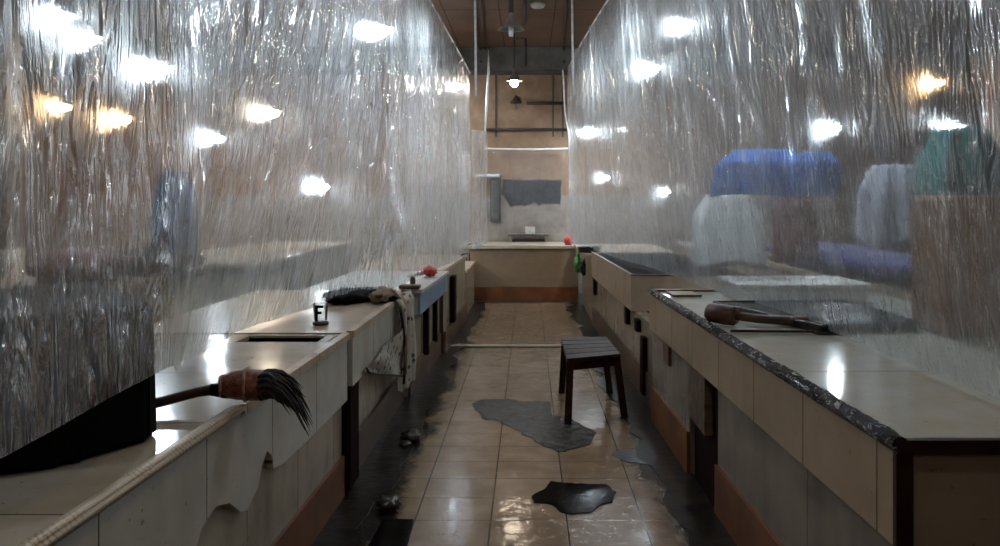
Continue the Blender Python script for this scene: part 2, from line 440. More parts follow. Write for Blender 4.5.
# floor damage: cement, sludge and gutters let into the tiles
def fpatch(name, uv, mat, k, amp, seed, z=.004, label=None):
    p = []
    for u, v in uv:
        Y = F*H/(v-V0); p.append(((u-U0)*Y/F, Y))
    bm = NB(); poly_prism(bm, ragged(p, k, amp, seed), -.002, z)
    o = obj(name, bm, mat, fl)
    if label: o['label'] = label
fpatch('cement_patch', [(472, 404), (482, 400), (505, 399), (522, 402), (550, 402), (552, 416), (566, 418), (580, 424), (597, 433), (590, 444), (575, 449), (558, 452), (540, 444), (528, 437), (515, 430), (497, 420), (483, 419)], M['cementpatch'], 3, .012, 4, label='grey wet cement where floor tiles are missing')
fpatch('floor_hole', [(532, 497), (544, 490), (551, 482), (572, 484), (588, 485), (606, 485), (616, 493), (612, 503), (600, 506), (590, 513), (572, 515), (560, 512), (552, 505), (534, 503)], M['sludge'], 3, .006, 8, .005, label='black water-filled hole in the tiles')
fpatch('cement_patch', [(612, 455), (624, 450), (650, 450), (652, 466), (640, 464), (626, 462)], M['debris'], 3, .01, 9)
fpatch('missing_tile', [(383, 520), (414, 520), (403, 560), (360, 560)], M['sludge'], 2, .004, 9)
fpatch('missing_tile', [(462, 312), (478, 312), (474, 320), (456, 320)], M['sludge'], 2, .01, 11)
bm = NB(); slab(bm, -.80, 7.24, .72, 7.24, 0.0001, 0, .001); bm.free()
bm = NB(); box(bm, -.72, .70, 7.22, 7.30, 0, .012, .004); obj('floor_ridge', bm, M['edge_tile'], fl)
bm = NB(); box(bm, -.72, .70, 7.20, 7.222, 0, .006); obj('floor_joint', bm, M['pipe'], fl)
# raised dirty cement strips along both counters
def strip(xa, xb, w, y0, y1, seed, mat):
    bm = NB(); n = 60; r_ = random.Random(seed)
    a, b = [], []
    for i in range(n+1):
        y = y0+(y1-y0)*i/n; x = xa+(xb-xa)*i/n
        a.append((x, y)); b.append((x+w*(1+.5*noise.noise(Vector((y*1.7, seed, 0)))+.18*r_.uniform(-1, 1)), y))
    poly_prism(bm, a+b[::-1], -.002, .006)
    obj('gutter', bm, mat, fl)
strip(-.86, -.76, .20, 1.2, 10.3, 3, M['gutter'])
strip(.82, .70, -.20, 1.2, 10.3, 5, M['gutter'])

# ------------------------------------------------------------ left counters
ZL = .72
def xl(y): return -.835+(y-1.36)*(.038/2.18)                       # aisle face of the left row
t = thing('tiled_counter', 'long white tiled counter on the left, nearest to the viewer, with broken front tiles', 'counter', (-1.4, 2.2, 0))
bm = NB()
# top with a slot cut near its far end
y0, y1 = .5, 3.53
bm = NB(); slab(bm, xl(y0)-.02, y0, xl(3.34)-.02, 3.34, -1.0, ZL-.03, ZL)
slab(bm, -.88, 3.34, -.88, 3.50, .04, ZL-.03, ZL); slab(bm, -1.22, 3.34, -1.22, 3.50, -.6, ZL-.03, ZL)
slab(bm, xl(3.5)-.02, 3.50, xl(y1)-.02, y1, -1.0, ZL-.03, ZL)
obj('counter_top', bm, M['top_left'], t)
bm = NB(); box(bm, -1.23, -.87, 3.33, 3.51, .50, .52); box(bm, -1.235, -1.22, 3.33, 3.51, .5, .70); box(bm, -1.23, -.86, 3.50, 3.515, .5, .71)
obj('drain_slot', bm, M['red_dark'], t)
# apron with broken lower edge
prof = [(y0, ZL-.02), (y1, ZL-.02), (y1, .43), (2.85, .43), (2.66, .435), (2.56, .45), (2.54, .50), (2.50, .525), (2.46, .50), (2.42, .44), (2.33, .405), (2.28, .42), (2.20, .475), (2.11, .50), (2.02, .48), (1.95, .40), (1.9, .33), (1.80, .30), (y0, .30)]
bm = NB(); side_prism(bm, prof, lambda y: xl(y), lambda y: xl(y)-.025)
obj('apron', bm, M['tile_left'], t)
bm = NB(); slab(bm, xl(y0)-.026, y0, xl(y1)-.026, y1, -.12, .0, ZL-.031); obj('lower_wall', bm, M['lower_left'], t)
bm = NB(); slab(bm, xl(y0)-.012, y0, xl(y1)-.012, y1, -.013, .0, .185); obj('skirting', bm, M['red_band'], t)
bm = NB(); slab(bm, xl(y0)+.016, y0, xl(2.28)+.016, 2.28, -.040, ZL-.016, ZL+.010); bmesh.ops.bevel(bm, geom=list(bm.edges), offset=.008, segments=3, affect='EDGES')
obj('edging', bm, M['rope_edge'], t, True)
bm = NB(); slab(bm, xl(2.28)+.012, 2.28, xl(y1)+.012, y1, -.035, ZL-.022, ZL+.006); obj('edging', bm, M['edge_tile'], t)
bm = NB(); box(bm, -.83, -.786, 3.545, 3.72, .03, .475); obj('post', bm, M['red_wood'], t)

t = thing('tiled_counter', 'left tiled counter under the cloth, between slotted counter and blue panel', 'counter', (-1.4, 4.5, 0))
y0, y1 = 3.56, 5.30
bm = NB(); slab(bm, xl(y0)-.005, y0, -.795, y1, -1.0, ZL-.03, ZL+.002); obj('counter_top', bm, M['top_left2'], t)
bm = NB(); slab(bm, xl(y0)+.012, y0+.02, -.780, y1, -.02, .48, ZL-.02); obj('apron', bm, M['tile_left'], t)
bm = NB(); slab(bm, xl(y0)-.04, y0+.17, -.84, y1, -.12, 0, ZL-.031); obj('lower_wall', bm, M['lower_left'], t)
bm = NB(); slab(bm, xl(y0)-.02, y0+.17, -.82, y1, -.018, 0, .19); obj('skirting', bm, M['brown_band'], t)
bm = NB(); slab(bm, xl(y0)+.02, y0+.02, -.772, y1, -.035, ZL-.02, ZL+.008); obj('edging', bm, M['edge_tile'], t)

t = thing('panel_counter', 'counter with a pale blue front panel and a thin white board top, on the left', 'counter', (-1.2, 6.1, 0))
bm = NB(); slab(bm, -.705, 5.33, -.675, 6.85, -.8, ZL-.022, ZL, ); obj('counter_top', bm, M['whitedim'], t)
bm = NB(); slab(bm, -.722, 5.36, -.692, 6.83, -.02, .55, ZL-.023); obj('front_panel', bm, M['bluepanel'], t)
bm = NB(); slab(bm, -.742, 5.36, -.712, 6.83, -.75, .55, ZL-.024); obj('end_panel', bm, M['whitedim'], t)
bm = NB(); slab(bm, -.80, 5.34, -.76, 6.85, -.12, 0, .549); obj('lower_wall', bm, M['lower_left'], t)
bm = NB(); slab(bm, -.785, 5.34, -.745, 6.85, -.014, 0, .19); obj('skirting', bm, M['brown_band'], t)
for yy in (5.9, 6.45): 
    bm = NB(); box(bm, -.775, -.735, yy, yy+.07, 0.18, .548); obj('post', bm, M['red_wood'], t)

t = thing('tiled_counter', 'short stained tiled counter on the left, farthest in the row before the back counter', 'counter', (-1.2, 7.9, 0))
bm = NB(); slab(bm, -.73, 6.9, -.70, 8.9, -.8, 0, .70); obj('lower_wall', bm, M['lower_left'], t)
bm = NB(); slab(bm, -.715, 6.88, -.685, 8.92, -.83, .70, .725); obj('counter_top', bm, M['edge_tile'], t)
bm = NB(); slab(bm, -.71, 6.9, -.68, 8.9, -.018, 0, .19); obj('skirting', bm, M['brown_band'], t)
bm = NB(); box(bm, -.72, -.675, 7.35, 7.55, .2, .62); obj('post', bm, M['red_wood'], t)
t = thing('low_ledge', 'low tiled ledge joining the left row to the back counter', 'ledge', (-1.1, 9.6, 0))
bm = NB(); box(bm, -1.3, -.70, 8.95, 10.46, 0, .52); obj('ledge_body', bm, M['tile_back'], t)
bm = NB(); box(bm, -1.3, -.685, 8.95, 10.46, .52, .545, .004); obj('ledge_top', bm, M['edge_tile'], t)

# ------------------------------------------------------------ right counters
ZR = .785
def xr(y): return .800-(y-1.74)*.0245
t = thing('tiled_counter', 'long white tiled counter on the right with dark taped edge and dark red corner trim', 'counter', (1.4, 3.2, 0))
y0, y1 = 1.74, 4.79
bm = NB(); slab(bm, xr(y0)+.015, y0+.012, xr(y1)+.015, y1, 1.25, ZR-.03, ZR); obj('counter_top', bm, M['top_right'], t)
bm = NB(); slab(bm, xr(y0), y0+.014, xr(y1), y1, .025, .55, ZR-.03); obj('apron', bm, M['tile_right'], t)
bm = NB(); slab(bm, xr(y0)+.035, y0+.03, xr(3.35)+.035, 3.35, .05, .0, ZR-.031); obj('lower_wall', bm, M['grey_panel'], t)
bm = NB(); slab(bm, xr(3.83)+.025, 3.83, xr(y1)+.025, y1, .05, .0, ZR-.031); obj('lower_wall', bm, M['grey_panel'], t)
bm = NB(); slab(bm, xr(y0)+.02, y0+.03, xr(3.35)+.02, 3.35, .018, .0, .205); obj('skirting', bm, M['red_band'], t)
bm = NB(); slab(bm, xr(3.83)+.01, 3.83, xr(y1)+.01, y1, .018, .0, .205); obj('skirting', bm, M['red_band'], t)
bm = NB(); box(bm, xr(3.5)+.04, xr(3.5)+.12, 3.36, 3.82, 0, .56); obj('post', bm, M['red_wood'], t)
bm = NB(); box(bm, xr(3.6)+.004, xr(3.6)+.04, 3.44, 3.80, .30, .549); obj('notch', bm, simple('exposed_brick', (.05, .03, .015), (.13, .08, .045), 18, .8, bump=.8), t)
bm = NB(); box(bm, xr(4.3)+.01, xr(4.3)+.035, 4.26, 4.42, .43, .57); obj('notch', bm, M['woodmid'], t)
bm = NB(); box(bm, xr(y0)+.036, 2.06, y0+.002, y0+.02, 0, ZR-.031); obj('end_panel', bm, M['tile_front'], t)
bm = NB(); box(bm, xr(y0), xr(y0)+.037, y0-.003, y0+.014, 0, ZR-.027); obj('corner_trim', bm, M['red_dark'], t)
bm = NB(); box(bm, xr(y0)+.0, 2.06, y0-.008, y0+.012, ZR-.030, ZR+.001); obj('end_trim', bm, M['red_dark'], t)
bm = NB(); pts = []; rs = []
for i in range(90):
    y = y0-.004+(y1-y0)*i/89; pts.append((xr(y)+.010+.003*noise.noise(Vector((y*9, 0, 0))), y, ZR-.010)); rs.append(.022+.004*noise.noise(Vector((y*14, 2, 0)))+.002*R.uniform(-1, 1))
tube(bm, pts, rs, 10, flat=.85); obj('taped_edge', bm, M['foil'], t)
bm = NB(); box(bm, .745, 1.6, y1-.15, y1-.12, ZR, ZR+.012); obj('strip', bm, M['woodmid'], t)

def xr2(y): return .734-(y-5.7)*.025
t = thing('trough_counter', 'cream tiled counter on the right holding a dark open trough, behind the taped counter', 'counter', (1.3, 7, 0))
y0, y1 = 5.7, 8.4
bm = NB(); slab(bm, xr2(y0), y0, xr2(y1), y1, .03, .53, ZR); slab(bm, xr2(y0)+.03, y0, xr2(y0)+.03, y0+.03, .9, .53, ZR)
slab(bm, xr2(y1)+.03, y1-.03, xr2(y1)+.03, y1, .9, .53, ZR); obj('apron', bm, M['tile_right'], t)
bm = NB(); slab(bm, xr2(y0)+.03, y0+.03, xr2(y1)+.03, y1-.03, .86, .74, .772); obj('trough', bm, M['black'], t)
bm = NB(); slab(bm, xr2(y0)-.005, y0-.005, xr2(y1)-.005, y1, .02, ZR, ZR+.006); slab(bm, xr2(y0)+.015, y0-.005, xr2(y0)+.015, y0+.03, .9, ZR, ZR+.006); obj('rim', bm, M['woodmid'], t)
bm = NB(); slab(bm, xr2(4.8)+.03, 4.82, xr2(8.42)+.03, 8.42, .08, 0, .529); obj('lower_wall', bm, M['lower_right'], t)
bm = NB(); slab(bm, xr2(4.8)+.015, 4.82, xr2(8.42)+.015, 8.42, .014, 0, .205); obj('skirting', bm, M['brown_band'], t)
for yy, h0, h1 in ((5.45, .42, .50), (5.92, .40, .529), (5.2, .05, .42), (8.15, .36, .53)):
    bm = NB(); box(bm, xr2(yy)-.002, xr2(yy)+.03, yy, yy+.12, h0, h1); obj('vent_slot', bm, M['red_wood'], t)
t = thing('tiled_counter', 'short tiled counter on the right beside the back wall, under the black tray', 'counter', (1.2, 9.5, 0))
bm = NB(); box(bm, .62, 1.6, 8.5, 10.4, .53, .74); obj('apron', bm, M['tile_right'], t)
bm = NB(); box(bm, .60, 1.62, 8.48, 10.42, .74, .765, .004); obj('counter_top', bm, M['edge_tile'], t)
bm = NB(); box(bm, .70, 1.55, 8.5, 10.3, 0, .529); obj('lower_wall', bm, M['lower_right'], t)

# ------------------------------------------------------------ back counter and what stands there
t = thing('back_counter', 'tiled counter with pale lip and red-brown base closing the end of the aisle', 'counter', (-.1, 11, 0))
bm = NB(); box(bm, -.90, .66, 10.5, YB-.01, 0, .70); obj('counter_body', bm, M['tile_back'], t)
bm = NB(); box(bm, -.90, .66, 10.45, YB-.01, .70, .745, .008); obj('counter_top', bm, simple('pale_lip', (.42, .34, .26), (.55, .47, .37), 6, .3), t)
bm = NB(); box(bm, -.86, .64, 10.48, 10.5, 0.02, .20); obj('skirting', bm, M['red_band'], t)
t = thing('wall_shelf', 'low cream shelf ledge against the wall above the back counter', 'shelf', (.1, 11.4, .745))
bm = NB(); box(bm, -.28, .30, 11.30, YB-.005, .83, .86, .004); obj('shelf_board', bm, M['edge_tile'], t)
bm = NB(); box(bm, -.26, -.23, 11.33, YB-.005, .745, .83); obj('bracket', bm, M['tile_back'], t)
bm = NB(); box(bm, .24, .27, 11.33, YB-.005, .745, .83); obj('bracket', bm, M['tile_back'], t)
t = tag(obj('soap_box', box(NB(), -.04, .10, 11.36, 11.46, .86, .96, .008), M['whitedim']), 'small cream box on the wall shelf above the back counter', 'box')

# wall cabinet with mirror at left
t = thing('wall_mirror', 'tall narrow mirror in a dark frame on the back wall, left end', 'mirror', (-.46, 11.45, 1.0))
bm = NB(); box(bm, -.54, -.385, 11.42, YB-.005, 1.03, 1.70, .004); obj('mirror_frame', bm, M['pipe'], t)
mm = NT('mirror_glass'); mm.pbr(rgb(.65, .68, .68), .12, 1.0)
bm = NB(); box(bm, -.525, -.42, 11.412, 11.42, 1.08, 1.62, .002); obj('mirror_glass', bm, mm.m, t)
t = thing('tube_lamp', 'short unlit white tube lamp above the wall mirror', 'lamp', (-.6, 11.42, 1.64))
bm = NB(); tube(bm, [(-.72, 11.38, 1.69), (-.42, 11.38, 1.69)], .022, 10); obj('tube', bm, M['white'], t)
bm = NB(); box(bm, -.74, -.40, 11.40, YB-.002, 1.665, 1.715); obj('holder', bm, M['whitedim'], t)

# clear sheet in front of the back wall
def bs(u, v):
    x = -.60+1.14*u; z = .80+1.26*v - (.012*math.sin(u*math.pi))*v
    return (x, 11.2+.02*math.sin(u*31)+.025*noise.noise(Vector((u*6, v*3, 0))), z)
t = thing('plastic_curtain', 'short clear plastic curtain covering the back wall at the end of the aisle', 'curtain', (0, 11.2, .8))
bm = sheet_grid(NB(), bs, 60, 40); obj('sheet', bm, M['plastic_back'], t, True)
bm = NB(); tube(bm, [(-.62+1.18*i/10, 11.2, 2.065-.012*math.sin(i/10*math.pi)) for i in range(11)], .012, 6); obj('hem', bm, M['white'], t)

# ------------------------------------------------------------ the two great sheets
def path(pts, y):
    if y <= pts[0][0]: return pts[0][1:]
    for a, b in zip(pts, pts[1:]):
        if y <= b[0]:
            f_ = (y-a[0])/(b[0]-a[0]); f_ = f_*f_*(3-2*f_)*.5+f_*.5
            return tuple(p+(q-p)*f_ for p, q in zip(a[1:], b[1:]))
    return pts[-1][1:]
LB = [(-1.5, -.875, .875), (1.3, -.875, .875), (1.95, -.877, .90), (2.35, -1.03, .81), (2.81, -1.21, .745), (3.07, -1.22, .738), (3.5, -1.27, .738), (4.4, -1.15, .738), (4.7, -1.08, .738), (5.3, -.88, .738), (6.8, -.78, .735), (7.7, -.705, .735), (10.2, -.75, .62)]
LT = [(-1.5, -.875, 3.02), (4, -.87, 3.0), (10.2, -.735, 2.94)]
RB = [(-1.5, 1.20, .82), (2.0, 1.20, .80), (3.03, 1.18, .80), (4.4, 1.07, .80), (5.7, .985, .80), (7.6, .775, .80), (8.8, .68, .80), (10.2, .53, .79)]
RT = [(-1.5, 1.08, 3.02), (1.5, .955, 3.02), (10.2, .52, 3.02)]
def big_sheet(side, label, bot, top, ya, yb, seed):
    t = thing('plastic_curtain', label, 'curtain', (side*.8, 5, 0.9))
    def fn(u, v):
        y = ya+(yb-ya)*u; x0, z0 = path(bot, y); x1, z1 = path(top, y)
        z = z0+(z1-z0)*v
        w = math.sin(y*9+seed+1.2*math.sin(y*2.3))*.012*(.4+.6*v) + math.sin(y*23+2*noise.noise(Vector((y*2, z, seed))))*.005
        w += .035*noise.noise(Vector((y*1.6, z*.9, seed)))+.014*noise.noise(Vector((y*7, z*1.3, seed+5)))
        w += .006*noise.noise(Vector((y*18+z*3, z*5, seed+9)))
        w *= (min(1, .35+y*.12) if y > 0 else .35)*(.35+.65*min(1, v*5))
        z += .008*noise.noise(Vector((y*4, seed, 0)))*(1-v)
        return (x0+(x1-x0)*v**.8+w, y, z)
    bm = sheet_grid(NB(), fn, 420, 90); obj('sheet', bm, M['plastic'], t, True)
    bm = NB(); tube(bm, [(path(top, ya+(yb-ya)*i/30)[0], ya+(yb-ya)*i/30, path(top, ya+(yb-ya)*i/30)[1]+.004) for i in range(31)], .008, 6); obj('wire', bm, M['white'], t)
    return t
big_sheet(-1, 'huge crinkled clear plastic curtain hanging along the left counters', LB, LT, -1.5, 10.15, 1.0)
big_sheet(1, 'huge crinkled clear plastic curtain hanging along the right counters', RB, RT, -1.5, 10.2, 4.0)
# narrow extra strips at the far ends
t = thing('plastic_strip', 'narrow clear plastic strip at the far left end beside the mirror', 'curtain', (-.66, 10.5, .8))
bm = sheet_grid(NB(), lambda u, v: (-.74+.20*u+.01*math.sin(v*9+u*7), 10.35+.2*u+.015*math.sin(u*22), .70+1.55*v), 20, 40); obj('sheet', bm, M['plastic'], t, True)

# white cords and poles
def cord(label, pts, r=.012, name='curtain_rope', mat='white'):
    bm = NB(); tube(bm, pts, r, 8); return tag(obj(name, bm, M[mat], None, True), label, 'cord')
cord('straight white pole hanging from the ceiling at the end of left curtain', [at(475, -9, 8.0), at(475.5, 40, 8.0), at(476, 96, 8.0)], .012, 'ceiling_pole')
cord('straight white pole hanging from the ceiling at the end of right curtain', [at(572, -9, 7.9), at(572.5, 40, 7.9), at(573.5, 96, 7.9)], .011, 'ceiling_pole')
cord('loose white ribbon hanging left of the lit lamp', [at(488.5, 50, 10.6), at(488.5, 72, 10.6), at(487, 100, 10.6), at(485, 134, 10.6)], [.004, .018, .02, .010], 'curtain_ribbon')
cord('curved white cord hanging right of the lit lamp', [at(562.8, 70, 10.6), at(563.5, 80, 10.6), at(565, 112, 10.6), at(569, 136, 10.6), at(570, 175, 10.6)], .011)

# pipes and cables under the ceiling
def ac(u, v): return at(u, v, F*(ZC-.03-H)/(V0-v))
def pipe(label, pts, r=.018, cat='pipe', name='ceiling_pipe', mat='pipe'):
    bm = NB(); tube(bm, pts, r, 8); return tag(obj(name, bm, M[mat], None, True), label, cat)
pipe('dark pipe crossing the back wall above the plastic curtain', [(-.62, 11.46, 2.35), (.62, 11.46, 2.35)], .022)
pipe('upper dark pipe on the back wall right of the small lamp', [(-.02, 11.46, 2.73), (.55, 11.46, 2.73)], .02)
pipe('dark ceiling cable left of the unlit hanging lamp', [ac(480, -25), ac(483, 20), ac(486, 52), at(487.5, 75, 11.0)], .014, 'cable', 'ceiling_cable')
pipe('dark ceiling pipe beside the left white pole', [ac(472, -25), ac(476, 20), ac(481, 52), at(481, 62, 11.0)], .014)
pipe('dark ceiling pipe beside the right white pole', [ac(568, -25), ac(566, 20), ac(564, 52), at(564, 62, 11.0)], .018)
pipe('bent dark conduit between the two hanging lamps', [ac(525, -12), ac(525, 26)], .017, 'conduit', 'ceiling_conduit')
pipe('angled dark bracket conduit above the lit lamp', [at(514, 39, 9.9), at(525.5, 38.5, 9.9), at(526, 66, 9.9)], .015, 'conduit', 'ceiling_conduit')
t = tag(obj('ceiling_rose', lathe(NB(), [(.0, 0), (.06, 0), (.08, .02), (.085, .05), (0, .05)], at(538, 3, 8.6)), M['whitedim'], None, True), 'round pale ceiling rose right of the unlit lamp', 'ceiling rose')
t.location.z = ZC-.052

# hanging lamps
def pendant(label, p, rs, bulb, mat, stem_top=ZC, group=None, shade_mat='shade', lit_r=.055, flat=1.0):
    x, y, z = p
    t = thing('pendant_lamp', label, 'lamp', (x, y, z), group)
    bm = NB(); lathe(bm, [(.018, .155), (.022, .11), (.035, .085), (rs*.55, .055), (rs, .018), (rs*1.02, .008), (rs*.98, .010), (rs*.5, .048), (.02, .075)], p, 24); sh = obj('lamp_shade', bm, M[shade_mat], t, True)
    bm = NB(); tube(bm, [(x, y, z+.14), (x, y, min(stem_top, ZC))], .009, 8); obj('stem', bm, M['pipe'], t)
    bm = NB(); bmesh.ops.create_uvsphere(bm, u_segments=20, v_segments=12, radius=lit_r, matrix=Matrix.Translation((x, y, z-.01)) @ Matrix.Diagonal((1, 1, flat, 1)))
    obj('bulb', bm, M[mat], sh, True)
    return t
p = at(511, 33, 7.2); x, y, z = p
t = thing('pendant_lamp', 'unlit hanging lamp with dark cone shade on a thick stem, above the aisle', 'lamp', p)
bm = NB(); lathe(bm, [(.016, .20), (.020, .15), (.05, .09), (.11, .045), (.122, .03), (.11, .032), (.04, .07), (.012, .09)], p); obj('lamp_shade', bm, M['shade'], t, True)
bm = NB(); tube(bm, [(x, y, z+.18), (x, y, ZC)], [.024, .020], 8); obj('stem', bm, M['pipe'], t)
bm = NB(); lathe(bm, [(0, -.03), (.02, -.03), (.022, .0), (.022, .07), (0, .07)], p, 14); obj('bulb', bm, M['white'], t, True)
pendant('lit hanging lamp glowing white at the end of the aisle', at(514.3, 82, 9.9), .10, .05, 'neutral', lit_r=.052)
p = at(516, 103, 11.1); t = thing('wall_lamp', 'small dark unlit lamp below the lit lamp, near the back wall', 'lamp', p)
bm = NB(); lathe(bm, [(.012, .11), (.03, .07), (.08, .02), (.085, .0), (.03, .03)], p); obj('lamp_shade', bm, M['pipe'], t, True)
bm = NB(); tube(bm, [(p.x, p.y, p.z+.02), (p.x, p.y, p.z-.09)], .012, 8); obj('bulb', bm, M['pipe'], t)
bm = NB(); tube(bm, [(p.x, p.y, p.z+.10), (p.x+.05, 11.3, p.z+.10), (p.x+.05, YB, p.z+.10)], .011, 8); obj('arm', bm, M['pipe'], t)

lamps = [(60, 16, 6.2, 'cool', .085), (86, 38, 6.9, 'cool', .09), (155, 68, 8.2, 'cool', .13), (62, 106, 9.4, 'warm', .10), (121, 118, 9.2, 'warm', .11),
         (268, 112, 9.6, 'neutral', .13), (217, 138, 10.2, 'cool', .09), (376, 30, 6.5, 'cool', .10), (322, 186, 10.2, 'cool', .09), (457, 86, 10.6, 'cool', .07),  # the last two lamps stand in for bright reflections
         (682, 25, 6.4, 'cool', .085), (650, 68, 8.4, 'cool', .09), (592, 131, 10.6, 'cool', .09), (606, 177, 10.6, 'cool', .045), (668, 191, 10.3, 'cool', .03),
         (835, 127, 8.0, 'cool', .055), (955, 127, 7.2, 'cool', .07), (936, 82, 7.8, 'warm', .06)]
where = ['upper of the two cool lamps at the far left top', 'lower of the two cool lamps at the far left top', 'large cool lamp behind the left curtain beneath the left top pair',
         'warm orange lamp farthest left behind the left curtain', 'warm orange lamp second from the left behind the left curtain', 'wide cream glowing lamp behind the middle of left curtain',
         'dim cool lamp behind left curtain between the orange and the cream lamps', 'cool lamp near the top right part of the left curtain', 'low cool lamp standing in for a reflection behind the left curtain',
         'small cool lamp added for bright reflections at far end of left curtain', 'brightest cool lamp high behind the right curtain', 'cool lamp just below the brightest behind the right curtain',
         'cool lamp at the far left end of the right curtain', 'small low cool lamp near the far end of the right curtain', 'faint low lamp behind the right curtain, lowest of them',
         'cool lamp behind right curtain above the blue cloth', 'cool lamp farthest right behind the right curtain', 'small warm lamp high at the right behind the right curtain']
for (u, v, Y, k, r_), w in zip(lamps, where):
    pendant(w+', hanging lit', at(u, v, Y), r_*1.5, .05, k, group='lamps behind the plastic curtains', lit_r=r_, flat=.55)
# unseen lamps added to brighten the stalls, curtains and aisle
for x, y, w in ((-2.6, 1.2, 'over the near left stall, outside the curtain'), (2.6, 1.2, 'over the near right stall, outside the curtain'), (-1.5, 4.4, 'high over the middle left stall'), (1.6, 4.4, 'high over the middle right stall')):
    pendant('added unseen cool lamp hanging '+w, (x, y, 3.12), .2, .05, 'cool', lit_r=.065 if y < 2 else .11, flat=.55)  # added out of view to light the cloths and upper sheets
pendant('unseen lit lamp hanging over the aisle above the viewer', (0.1, 1.2, 3.0), .12, .05, 'aisle', lit_r=.06)
pendant('added unseen lamp over the aisle behind the viewer', (0.1, -1.1, 2.9), .12, .05, 'aisle', lit_r=.05)  # added behind the camera to brighten the near counters
pendant('unseen lit lamp hanging over the aisle above the stool', (0.0, 5.2, 3.05), .12, .05, 'aisle', lit_r=.06)

# ------------------------------------------------------------ stool
t = thing('wooden_stool', 'dark wooden stool with slatted seat standing on the wet aisle floor', 'stool', at(592, 415, 5.2)*1)
t.location = (.42, 5.1, 0)
sx0, sx1, sy0, sy1, sz = .26, .575, 4.76, 5.55, .385
def pt(u, v): # seat corner on plane z=sz
    Y = F*(H-sz)/(v-V0); return ((u-U0)*Y/F, Y)
c = [pt(567, 359), pt(621, 354), pt(606, 336.5), pt(561, 336.5)]    # near-left, near-right, far-right, far-left
def lerp(a, b, t_): return (a[0]+(b[0]-a[0])*t_, a[1]+(b[1]-a[1])*t_)
for i in range(5):
    a0, a1 = i/5+.012, (i+1)/5-.012
    q = [lerp(c[0], c[3], a0), lerp(c[1], c[2], a0), lerp(c[1], c[2], a1), lerp(c[0], c[3], a1)]
    bm = NB(); hexa(bm, [(x, y, sz-.02) for x, y in q]+[(x, y, sz) for x, y in q]); obj('seat_slat', bm, M['wood'], t)
ins = [lerp(c[i], c[(i+2) % 4], .07) for i in range(4)]
spl = [(-.015, -.03), (.045, -.03), (.045, .04), (-.02, .04)]
for (x, y), (dx, dy) in zip(ins, spl):
    bm = NB(); w = .021; x2, y2 = x+dx, y+dy
    hexa(bm, [(x2-w, y2-w, 0), (x2+w, y2-w, 0), (x2+w, y2+w, 0), (x2-w, y2+w, 0), (x-w, y-w, sz-.021), (x+w, y-w, sz-.021), (x+w, y+w, sz-.021), (x-w, y+w, sz-.021)])
    obj('leg', bm, M['wood'], t)
for a, b in ((0, 1), (1, 2), (2, 3), (3, 0)):
    bm = NB(); p0, p1 = Vector(ins[a]+(sz-.05,)), Vector(ins[b]+(sz-.05,))
    d = (p1-p0).normalized(); nrm = Vector((-d.y, d.x, 0))*.012; up = Vector((0, 0, .027))
    hexa(bm, [p0-nrm-up, p1-nrm-up, p1+nrm-up, p0+nrm-up, p0-nrm+up, p1-nrm+up, p1+nrm+up, p0+nrm+up]); obj('rail', bm, M['wood'], t)

# ------------------------------------------------------------ things on the left counters
# black covered box
bl = thing('black_box', 'large black plastic covered box on the near left counter, poking out below the curtain', 'box', (-1.1, 2.0, ZL+.003))
P0 = (-.905, 1.95); P1 = (-1.0, 1.79); z0 = ZL+.003
bm = NB(); q = [(-.915, 1.93), (-.925, 2.0), (-1.35, 2.55), (-1.75, 1.9), (-1.5, 1.5), (-1.03, 1.73)]
a = [bm.verts.new((x, y, z0)) for x, y in q]; b = [bm.verts.new((x*1.0-.01*i, y, z0+.33)) for i, (x, y) in enumerate(q)]
bm.faces.new(a); bm.faces.new(b)
for i in range(6): bm.faces.new((a[i], a[(i+1) % 6], b[(i+1) % 6], b[i]))
bmesh.ops.bevel(bm, geom=list(bm.edges), offset=.012, segments=2, affect='EDGES')
obj('box_body', bm, M['black'], bl)
bm = NB(); hexa(bm, [(-.985, 1.775, z0), (-1.06, 1.82, z0), (-1.55, 1.78, z0), (-1.50, 1.60, z0), (-.985, 1.785, z0+.03), (-1.06, 1.83, z0+.12), (-1.55, 1.79, z0+.10), (-1.50, 1.62, z0+.03)]); 
bmesh.ops.bevel(bm, geom=list(bm.edges), offset=.006, segments=1, affect='EDGES'); obj('cover_flap', bm, M['black'], bl)

# hand broom lying over the edge
hb = thing('hand_broom', 'black hand broom with red-brown head and drooping fibres on left counter edge', 'broom', (-.86, 2.2, ZL))
bm = NB(); tube(bm, [(-1.12, 2.15, .742), (-1.02, 2.19, .752), (-.93, 2.25, .768), (-.85, 2.28, .776)], [.015, .014, .014, .018], 10); obj('handle', bm, M['wood'], hb, True)
bp = [(-.868, 2.275, .780), (-.84, 2.28, .782), (-.80, 2.283, .783), (-.765, 2.283, .780), (-.735, 2.28, .775)]
bm = NB(); tube(bm, bp, [.030, .041, .046, .044, .036], 18, cap=False)                                   # open cup
tube(bm, bp, [.024, .034, .038, .034, .004], 18, cap=False); bnd = obj('binding', bm, M['binding'], hb, True)
bm = NB(); tube(bm, [(-.90, 2.262, .772), (-.862, 2.272, .768), (-.80, 2.28, .764), (-.75, 2.28, .765)], [.016, .022, .024, .02], 10); obj('binding_core', bm, M['red_wood'], hb, True)
for c_, rr_ in ((bp[0], .029), (bp[2], .046)):
    bm = NB(); c_ = Vector(c_); tube(bm, [c_+Vector((.004*math.cos(2*a_), math.cos(a_)*rr_, math.sin(a_)*rr_)) for a_ in [2*math.pi*i/20 for i in range(21)]], .0045, 6)
    obj('binding_ring', bm, M['bindrim'], bnd, True)
bm = NB(); rr = random.Random(2)
